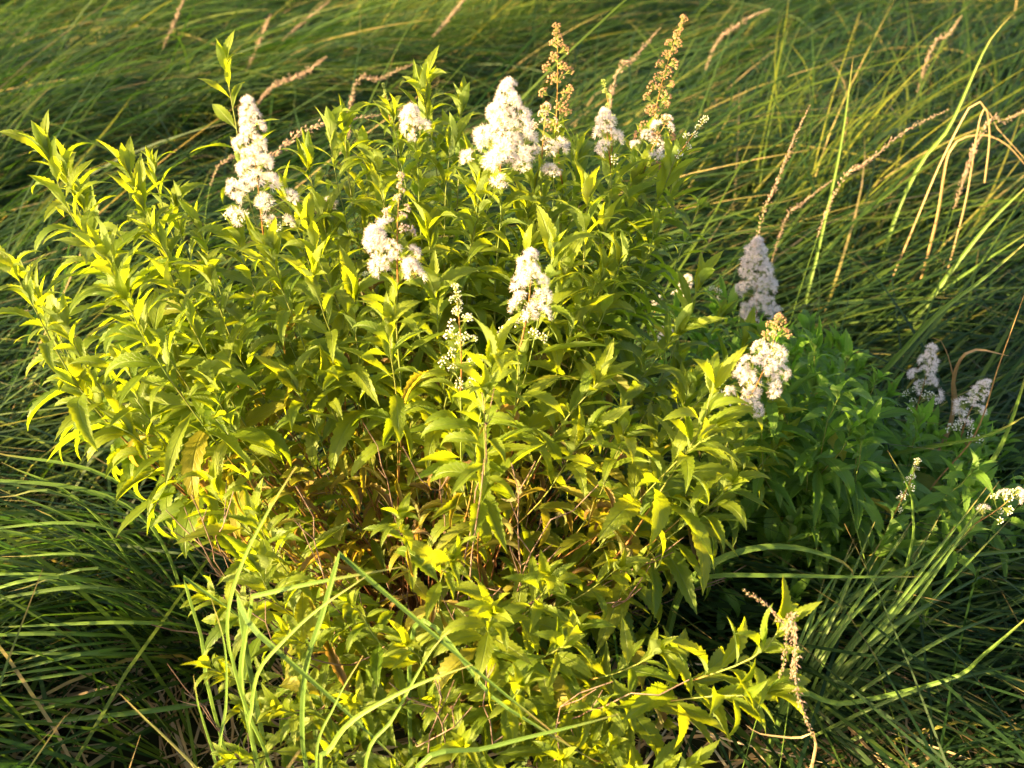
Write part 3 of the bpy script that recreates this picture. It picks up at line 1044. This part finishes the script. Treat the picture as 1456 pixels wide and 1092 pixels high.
# ---------------------------------------------------------------- second shrub, in the first one's shade
R2 = BASE2
store2, stems2 = [], []
r2 = random.Random(77)
POLY2 = [(960, 470), (1110, 480), (1190, 500), (1290, 570), (1380, 620), (1500, 660), (1500, 960), (1300, 900), (1130, 860), (1000, 830), (1000, 600)]


def foot2(tip):
    return R2 + Vector(((tip.x - R2.x) * .15 + r2.gauss(0, .05), (tip.y - R2.y) * .15 + r2.gauss(0, .05), 0))


T2 = [(1150, 478, 1.9, .075), (1195, 500, 1.95, .07), (1120, 495, 1.8, .08), (1100, 540, 1.7, .08), (1220, 530, 1.95, .065), (1260, 570, 1.9, .065), (1175, 545, 1.8, .075), (1300, 640, 1.75, .06), (1370, 700, 1.7, .055), (1430, 700, 1.8, .055), (1145, 500, 1.95, .075), (1185, 490, 2.05, .07), (1120, 520, 1.85, .085), (1230, 560, 1.9, .06), (1290, 610, 1.85, .06), (1345, 640, 1.85, .055), (1400, 670, 1.8, .05),
      (1175, 600, 1.75, .07), (1135, 640, 1.65, .085), (1110, 700, 1.6, .09), (1250, 680, 1.7, .055), (1200, 700, 1.65, .06), (1420, 760, 1.7, .05), (1340, 740, 1.65, .05), (1440, 620, 2.0, .05),
      (1060, 540, 1.75, .085), (990, 500, 1.9, .07), (1070, 660, 1.6, .085), (960, 450, 2.0, .06), (1020, 450, 2.05, .07), (1160, 760, 1.55, .06), (1250, 800, 1.5, .05), (1380, 840, 1.5, .05),
      (1320, 880, 1.45, .05), (1430, 900, 1.45, .05)]
for (px, py, Y, lf) in T2:
    tip = at(px, py, Y)
    shoot(store2, stems2, foot2(tip), tip, start=.3, leaf=lf, gap=.0135, old=.04, r=r2)
c = 0
while c < 140:
    px, py, Y = r2.uniform(960, 1500), r2.uniform(480, 980), r2.uniform(1.4, 2.1)
    if not inside(px, py, POLY2):
        continue
    tip = at(px, py, Y)
    if tip.z < .12 or tip.z > .85:
        continue
    shoot(store2, stems2, foot2(tip), tip, start=.3, leaf=r2.uniform(.045, .07), gap=.014, old=.05, r=r2, thick=.0018)
    c += 1
shrub2 = thing('meadowsweet_shrub', 'smaller meadowsweet bush in shade at the right, behind the sunlit bush', 'shrub', R2)
SP2 = [
    ((1075, 470), (1077, 343), 2.0, .048, lambda u, r: 'white' if u > .06 else 'mixed', 34, 'tall white flower spike in bluish shade', 1.15, .5),
    ((1030, 425), (1012, 410), 2.0, .01, BU, 3, None, .8, .3),
    ((1300, 590), (1325, 495), 1.78, .04, WM, 18, 'white flower spike left of the dry curled leaf', 1.0, .6),
    ((1365, 630), (1402, 545), 1.7, .034, lambda u, r: 'mixed' if u > .3 else 'bud', 16, 'white flower spike at the right, half in bud', .95, .5),
    ((1272, 730), (1305, 655), 1.38, .014, BU, 8, 'small bud spike', .7, .4),
    ((1385, 745), (1448, 698), 1.38, .03, lambda u, r: 'bud' if r.random() < .6 else 'mixed', 11, 'half open bud spike at the right edge', .8, .3),
    ((965, 430), (978, 395), 2.25, .02, W, 6, 'blurred white flower spike behind leaves', .9, .4),
    ((930, 445), (935, 425), 2.2, .015, W, 4, 'small white flower spike behind leaves', .9, .4),
    ((945, 490), (948, 465), 1.95, .02, W, 4, None, .9, .4),
]
for (f, t, Y, *_r) in SP2:
    fp, tp = at(f[0], f[1], Y), at(t[0], t[1], Y)
    if (tp - fp).length > .03:
        ax = (tp - fp).normalized()
        shoot(store2, stems2, foot2(fp), fp, c2=fp - (ax * .5 + UP * .5).normalized() * .25, start=.35, leaf=.06, gap=.014, rosette=False, r=r2)
so2, inv2 = finish_leaves(shrub2, store2, stems2, LEAVES_SHADE, M_LEAF_SHADE, 240)
for i, (f, t, Y, w, kd, n_, lab, sz, pw) in enumerate(SP2):
    spike(shrub2, inv2, at(f[0], f[1], Y), at(t[0], t[1], Y), w, kd, n_, lab, 60 + i, sz, pw)


# ---------------------------------------------------------------- single sedge blades and stalks
def blade_mesh(pts, width, vary=0.5, mats=None, n=26, taper=True, seed=0, flat=None, sharp=()):
    """V-folded blade along a polyline of points; width metres"""
    segs, cur = [], [Vector(pts[0])]
    for p in pts[1:]:
        p = Vector(p)
        if (p - cur[-1]).length < 1e-5:
            segs.append(cur)
            cur = [p]
        else:
            cur.append(p)
    segs.append(cur)
    if len(segs) == 1:
        P = spline(pts, n)
    else:
        tl = [sum((a - b).length for a, b in zip(q, q[1:])) for q in segs]
        P = []
        for q, l_ in zip(segs, tl):
            m_ = max(4, int(n * l_ / sum(tl)))
            P += spline(q, m_)[(1 if P else 0):]
        n = len(P)
    V, F, va, al, ac = [], [], [], [], []
    for i, p in enumerate(P):
        t = (P[min(i + 1, n - 1)] - P[max(i - 1, 0)]).normalized()
        view = Vector((-0.35, -0.75, 0.5)) if flat is None else Vector(flat)
        s = t.cross(view)
        s = s.normalized() if s.length > .05 else t.orthogonal().normalized()
        nn = s.cross(t).normalized()
        if nn.z < 0:
            nn = -nn
        u = i / (n - 1)
        w = width * .5 * ((min(1, .6 + 2 * u) * (1 - u ** 3) ** .7) if taper else 1) + .0003
        V += [p - s * w + nn * w * .38, p, p + s * w + nn * w * .38, p - nn * w * .12]
        va += [vary] * 4
        al += [u] * 4
        ac += [0, .5, 1, .5]
    for i in range(n - 1):
        a, b_ = i * 4, i * 4 + 4
        F += [(a, a + 1, b_ + 1, b_), (a + 1, a + 2, b_ + 2, b_ + 1), (a + 2, a + 3, b_ + 3, b_ + 2), (a + 3, a, b_, b_ + 3)]
    return mesh_np('grass_blade', [tuple(v) for v in V], F, mats or [M_BLADE], attrs={'vary': va, 'along': al, 'across': ac}, smooth=False)


def single_blade(px, width, label, vary=.5, name='sedge', cat='blade of sedge', mats=None, rootp=None, group=None, taper=True):
    P = [at(*q) for q in px]
    if rootp is None and P[0].z > .03:
        rootp = Vector((P[0].x * 1.0 - (P[1].x - P[0].x) * .3, P[0].y + .04, 0))
    if rootp is not None:
        P = [rootp] + P
    o = obj(name, blade_mesh(P, width, vary, mats, n=34, taper=taper))
    o['label'] = label
    o['category'] = cat
    o['kind'] = 'thing'
    if group:
        o['group'] = group
    return o


FB = [
    ([(300, 1000, 1.1), (290, 925, 1.1), (268, 850, 1.1), (261, 820, 1.1), (261, 820, 1.1), (330, 869, 1.1), (365, 905, 1.12)], .0075, 'blade bent sharply double at the lower left edge of the sunlit bush', .62),
    ([(347, 1000, 1.05), (350, 900, 1.05), (359, 848, 1.03), (359, 848, 1.03), (450, 828, 1.02), (572, 806, 1.02)], .0085, 'wide green blade kinked level across the lower left of the bush', .6),
    ([(434, 1092, 1.0), (434, 962, 1.0), (460, 870, 1.0), (483, 787, 1.0), (483, 787, 1.0), (607, 893, .98), (710, 980, .96), (810, 1060, .94)], .0075, 'long blade folded into a steep roof shape in front of the bush', .4),
    ([(385, 1092, 1.0), (350, 1010, 1.0), (328, 930, 1.0), (325, 870, 1.0), (345, 800, 1.0), (380, 730, 1.0), (421, 663, 1.0)], .006, 'tall upright bright blade rising before the bush left of centre', .66),
    ([(340, 870, 1.1), (364, 897, 1.0), (477, 997, .98), (580, 1095, .96)], .010, 'widest dark green blade slanting down to the bottom edge', .35),
    ([(455, 1100, .95), (470, 1065, .95), (503, 1023, .95), (590, 975, .95), (672, 945, .95)], .0075, 'pale blade arching right beside the bottom edge', .75),
    ([(590, 1100, .92), (698, 1062, .93), (830, 1029, .94), (880, 1015, .95)], .007, 'green blade lying low and nearly level at the bottom edge', .5),
    ([(290, 1110, .92), (278, 1092, .92), (215, 1030, .92), (170, 986, .93)], .0065, 'bleached straw-coloured blade with a cut end in the lower left', .97),
    ([(320, 1110, 1.0), (306, 1080, 1.0), (285, 1014, 1.0), (275, 960, 1.0)], .006, 'greyish upright blade among the dark grass below the folded blade', .6),
    ([(358, 1060, .98), (358, 1010, .98), (368, 955, .98), (400, 915, .98), (450, 868, .98), (520, 820, .98)], .0058, 'thin curved bright blade leaning right over the lower left leaves', .72),
    ([(450, 1092, .95), (477, 1001, .96), (516, 932, .97)], .004, 'short thin blade standing near the arching pale blade', .6),
    ([(520, 1092, .95), (560, 1020, .96), (610, 930, .97), (640, 895, .98)], .005, 'blade leaning right into the lower middle leaves', .66),
    ([(315, 1092, 1.0), (322, 1000, 1.02), (320, 920, 1.03), (300, 850, 1.05)], .005, 'thin blade leaning left beside the folded blade', .6),
    ([(590, 890, 1.1), (700, 990, 1.0), (760, 1030, .98), (850, 1085, .96)], .007, 'dark blade slanting down through the lower middle leaves', .35),
    ([(1140, 640, 2.50), (1140, 470, 2.55), (1165, 350, 2.60), (1195, 210, 2.63), (1213, 82, 2.65)], 0.0069, 'tall straight stalk-like blade with a brown tip right of the bush', .62),
    ([(1200, 640, 2.80), (1258, 360, 2.85), (1305, 240, 2.90), (1350, 180, 2.90), (1403, 65, 2.90), (1440, 20, 2.90)], 0.0105, 'long bright blade rising to the top right corner', .66),
    ([(1220, 620, 2.50), (1253, 530, 2.50), (1320, 430, 2.50), (1400, 325, 2.50), (1470, 255, 2.50)], 0.0117, 'wide green blade leaning right above the shaded bush', .55),
    ([(1180, 560, 2.50), (1219, 494, 2.50), (1260, 470, 2.50), (1350, 405, 2.50), (1470, 325, 2.50)], 0.0075, 'slim blade crossing behind the wide leaning blade', .55),
    ([(1230, 560, 1.8), (1260, 525, 1.8), (1335, 445, 1.78), (1400, 395, 1.76), (1470, 335, 1.74)], .011, 'broadest green blade leaning to the right edge above the shaded bush', .45),
    ([(1200, 700, 1.7), (1215, 660, 1.7), (1300, 640, 1.6), (1400, 620, 1.5), (1470, 585, 1.45)], .008, 'blade lying level over the shaded bush below its white spikes', .5),
    ([(1310, 760, 1.5), (1350, 720, 1.5), (1420, 640, 1.5), (1470, 500, 1.5)], .009, 'wide blade curving upward at the right edge under the white spikes', .5),
    ([(1180, 560, 1.55), (1200, 680, 1.5), (1225, 780, 1.45), (1247, 860, 1.4)], .0035, 'thin drooping blade hanging before the shaded bush', .66),
    ([(960, 860, 1.35), (1000, 810, 1.3), (1060, 782, 1.3), (1130, 778, 1.3), (1200, 800, 1.3), (1215, 822, 1.3)], .012, 'wide blade arched like a bridge under the shaded bush', .35),
    ([(960, 860, 1.4), (1000, 822, 1.3), (1100, 818, 1.28), (1200, 820, 1.28), (1310, 820, 1.28)], .0075, 'level blade under the arched wide blade', .4),
    ([(1130, 990, 1.2), (1200, 1000, 1.18), (1350, 965, 1.15), (1400, 930, 1.13), (1470, 870, 1.1)], .0075, 'green blade sweeping low to the lower right edge', .45),
    ([(1290, 800, 1.35), (1298, 730, 1.35), (1290, 690, 1.35), (1262, 640, 1.35)], .0045, 'thin hooked blade in the middle of the shaded bush', .55),
]
for px, w, lab, v in FB:
    single_blade(px, w * 1.08, lab, v)
single_blade([(1310, 700, 1.8), (1352, 600, 1.8), (1356, 540, 1.78), (1368, 508, 1.75), (1390, 497, 1.75), (1434, 506, 1.74)], .010, 'dry orange curled blade beside the white spike of the shaded bush', .3, 'dry_sedge', 'dry blade', [M_STRAW])
single_blade([(1372, 660, 1.8), (1364, 590, 1.8), (1352, 520, 1.78), (1338, 485, 1.76), (1325, 480, 1.76)], .0035, 'thin dry brown blade hooked behind the white spike of the shaded bush', .2, 'dry_sedge', 'dry blade', [M_STRAW])
single_blade([(1214, 530, 2.70), (1250, 440, 2.70), (1300, 320, 2.70), (1338, 230, 2.70), (1380, 150, 2.70), (1396, 147, 2.69), (1405, 165, 2.68), (1407, 200, 2.68), (1400, 260, 2.68)], 0.0034, 'bleached stalk broken over at its top near the right edge', .55, 'dry_reed', 'dry stalk', [M_STRAW], taper=False)
single_blade([(1330, 320, 2.70), (1350, 215, 2.70), (1390, 192, 2.70), (1430, 205, 2.68), (1470, 250, 2.66)], 0.0065, 'dry tan blade arching over at the right edge beside the broken stalk', .35, 'dry_sedge', 'dry blade', [M_STRAW])
single_blade([(1370, 300, 2.70), (1396, 160, 2.70), (1420, 185, 2.70), (1470, 240, 2.66)], 0.0039, 'thin dry blade crossing the broken stalk at the right edge', .6, 'dry_sedge', 'dry blade', [M_STRAW])
single_blade([(1290, 780, 1.6), (1320, 700, 1.6), (1385, 620, 1.6), (1420, 520, 1.6), (1456, 420, 1.6)], .0026, 'thin dark stalk slanting up across the right-hand white spike', .0, 'dry_reed', 'dry stalk', [M_STRAW])
single_blade([(1160, 1060, 1.0), (1130, 1050, 1.0), (1080, 1043, 1.0), (1060, 1030, 1.0)], .0045, 'short bleached grey blade end below the low right shoot', .6, 'dry_sedge', 'dry blade', [M_STRAW])

# a sedge tussock in the dark lower right, and one left of the shrub's foot
def tussock(px, Y, label, blades, group=None):
    base = at(px[0], px[1], Y)
    base.z = 0
    t = thing('sedge_tussock', label, 'tussock', base)
    iv = t.matrix_basis.inverted()
    iv = Matrix.Translation(-base)
    for (P, w, v) in blades:
        b0 = base + Vector((rnd.gauss(0, .03), rnd.gauss(0, .03), 0))
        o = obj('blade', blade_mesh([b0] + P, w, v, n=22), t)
        o.matrix_parent_inverse = iv
    return t


bl = []
for i in range(22):
    k = min(1, max(0, i / 21 + rnd.gauss(0, .06)))
    e = at(1456 - 150 * rnd.random() + 120, 760 + 260 * k + rnd.gauss(0, 30), 1.50 - .12 * k)
    m_ = at(1270 + rnd.gauss(0, 50), 895 + 150 * k + rnd.gauss(0, 30), 1.36 - .10 * k + rnd.gauss(0, .05))
    bl.append(([m_, e], rnd.uniform(.0045, .0085), rnd.uniform(.0, .15)))  # very dark tint paints the lower right shade into these blades
tussock((1110, 1040), 1.26, 'sedge tussock fanning to the right at the lower right, its green darkened to paint in shade', bl)
bl = []
for i in range(22):
    k = i / 21
    e = at(1180 + 260 * k + rnd.gauss(0, 20), 760 + 80 * rnd.random() - 90 * k, 1.4)
    m_ = at(1130 + 110 * k, 930 + rnd.gauss(0, 20), 1.27)
    bl.append(([m_, e], rnd.uniform(.004, .007), rnd.uniform(.1, .5)))
tussock((1090, 1060), 1.25, 'narrow-bladed dark tussock between the low right shoot and the shaded bush', bl)
bl = []
for i in range(26):
    k = i / 25
    e = at(-60 + rnd.gauss(0, 60), 640 + 420 * k, 1.45 - .3 * k)
    m_ = at(150 + rnd.gauss(0, 40), 690 + 330 * k + rnd.gauss(0, 20), 1.45 - .25 * k)
    bl.append(([m_, e], rnd.uniform(.005, .009), rnd.uniform(.1, .7)))
tussock((330, 950), 1.5, 'long-bladed tussock spreading leftward from the foot of the sunlit bush', bl)


# ---------------------------------------------------------------- grass stalks with seed heads
def seed_stalk(px, headfrac, label, seed, thick=.010, dens=60, group='flowering grass stalks', mat=None):
    r = random.Random(seed)
    P = [at(*q) for q in px]
    P = [Vector((P[0].x - (P[-1].x - P[0].x) * .35, P[0].y + .02, 0))] + P
    t = thing('grass_stalk', label, 'grass stalk', P[0], group)
    iv = Matrix.Translation(-P[0])
    n = 30
    Q = spline(P, n)
    mb = MB()
    mb.tube(Q, [.0010 - .0006 * i / (n - 1) for i in range(n)], 4, 0, [.6] * n)
    s_ = obj('stalk', mb.mesh('stalk', [M_BLADE]), t)
    s_.matrix_parent_inverse = iv
    mb = MB()
    a0 = int(n * (1 - headfrac))
    for j in range(dens):
        u = j / dens
        f = a0 + u * (n - 1 - a0)
        k = min(n - 2, int(f))
        p = Q[k].lerp(Q[k + 1], f - k)
        ax = (Q[k + 1] - Q[k]).normalized()
        w = 1.0 * thick * (math.sin(math.pi * (u * .9 + .08)) ** .7)
        for _ in range(7):
            dd = (ax * 1.3 + Vector((r.gauss(0, .42), r.gauss(0, .42), r.gauss(-.05, .42)))).normalized()
            b0 = p + dd * w * r.uniform(0, .75)
            L = w * r.uniform(.25, .6) + .003
            s = dd.orthogonal().normalized() * L * .11
            s2 = dd.cross(s)
            mb.add([b0, b0 + dd * L * .45 + s, b0 + dd * L * .45 - s * .5 + s2, b0 + dd * L * .45 - s * .5 - s2, b0 + dd * L], [(0, 1, 2), (0, 2, 3), (0, 3, 1), (4, 2, 1), (4, 3, 2), (4, 1, 3)])
    h = obj('seed_head', mb.mesh('seed_head', [mat or M_SEED]), t)
    h.matrix_parent_inverse = iv
    return t


SEEDS = [
    ([(300, 260, 2.4), (385, 222, 2.4), (440, 182, 2.42), (545, 162, 2.45)], .42, 'large pink-brown seed head leaning right behind the tall white spike', .02),
    ([(340, 200, 3.6), (380, 130, 3.6), (430, 105, 3.6), (465, 80, 3.6)], .4, 'drooping pink seed head above the tall white spike', .022),
    ([(330, 150, 4.6), (360, 80, 4.6), (385, 20, 4.6)], .45, 'upright pinkish seed head at the top left of centre', .022),
    ([(350, 130, 4.9), (400, 60, 4.9), (470, 0, 4.9)], .4, 'seed head leaning right at the top edge above the drooping pink one', .02),
    ([(210, 120, 4.6), (240, 50, 4.6), (265, -10, 4.6)], .4, 'faint upright seed head at the top edge, first from the left', .018),
    ([(600, 80, 4.8), (635, 30, 4.8), (668, -10, 4.8)], .4, 'seed head at the top edge, just left of the brown withered flower spike', .02),
    ([(500, 140, 3.2), (540, 112, 3.2), (590, 90, 3.2)], .5, 'level pink seed head just behind the topmost leaves', .016),
    ([(870, 130, 3.2), (900, 85, 3.2), (940, 38, 3.2)], .5, 'pink-brown seed head left of the leaning rusty spike', .018),
    ([(1010, 80, 4.3), (1050, 35, 4.3), (1095, 12, 4.3)], .5, 'slanted seed head near the top edge right of the rusty spike', .02),
    ([(1075, 340, 2.3), (1105, 260, 2.3), (1130, 195, 2.3), (1153, 148, 2.3)], .45, 'slim seed head on a lit stalk left of the tall straight blade', .011),
    ([(1180, 290, 2.4), (1235, 230, 2.4), (1290, 185, 2.4), (1350, 155, 2.4)], .5, 'long orange seed head slanting up beside the bright corner blade', .013),
    ([(1320, 80, 4.0), (1348, 50, 4.0), (1368, 22, 4.0)], .5, 'small pale seed head near the top right corner', .018),
    ([(1390, 200, 2.7), (1430, 172, 2.7), (1470, 150, 2.7)], .5, 'pinkish seed head at the right edge behind the broken stalk', .016),
    ([(1110, 330, 2.6), (1140, 290, 2.6), (1185, 255, 2.6)], .5, 'thin low seed head under the tall straight blade', .01),
]
for i, (px, hf, lab, th) in enumerate(SEEDS):
    seed_stalk(px, hf, lab, 900 + i, th)
seed_stalk([(1080, 1010, 1.0), (1110, 960, .98), (1122, 880, .97), (1128, 870, .96), (1130, 930, .95), (1135, 990, .94), (1162, 1062, .93)], .42, 'drooping pinkish seed head hanging over the low right shoot', 950, .010, 50)
seed_stalk([(1130, 930, 1.0), (1115, 890, .99), (1090, 860, .99), (1055, 838, .99)], .4, 'short seed head pointing left above the low right shoot', 951, .008, 40)
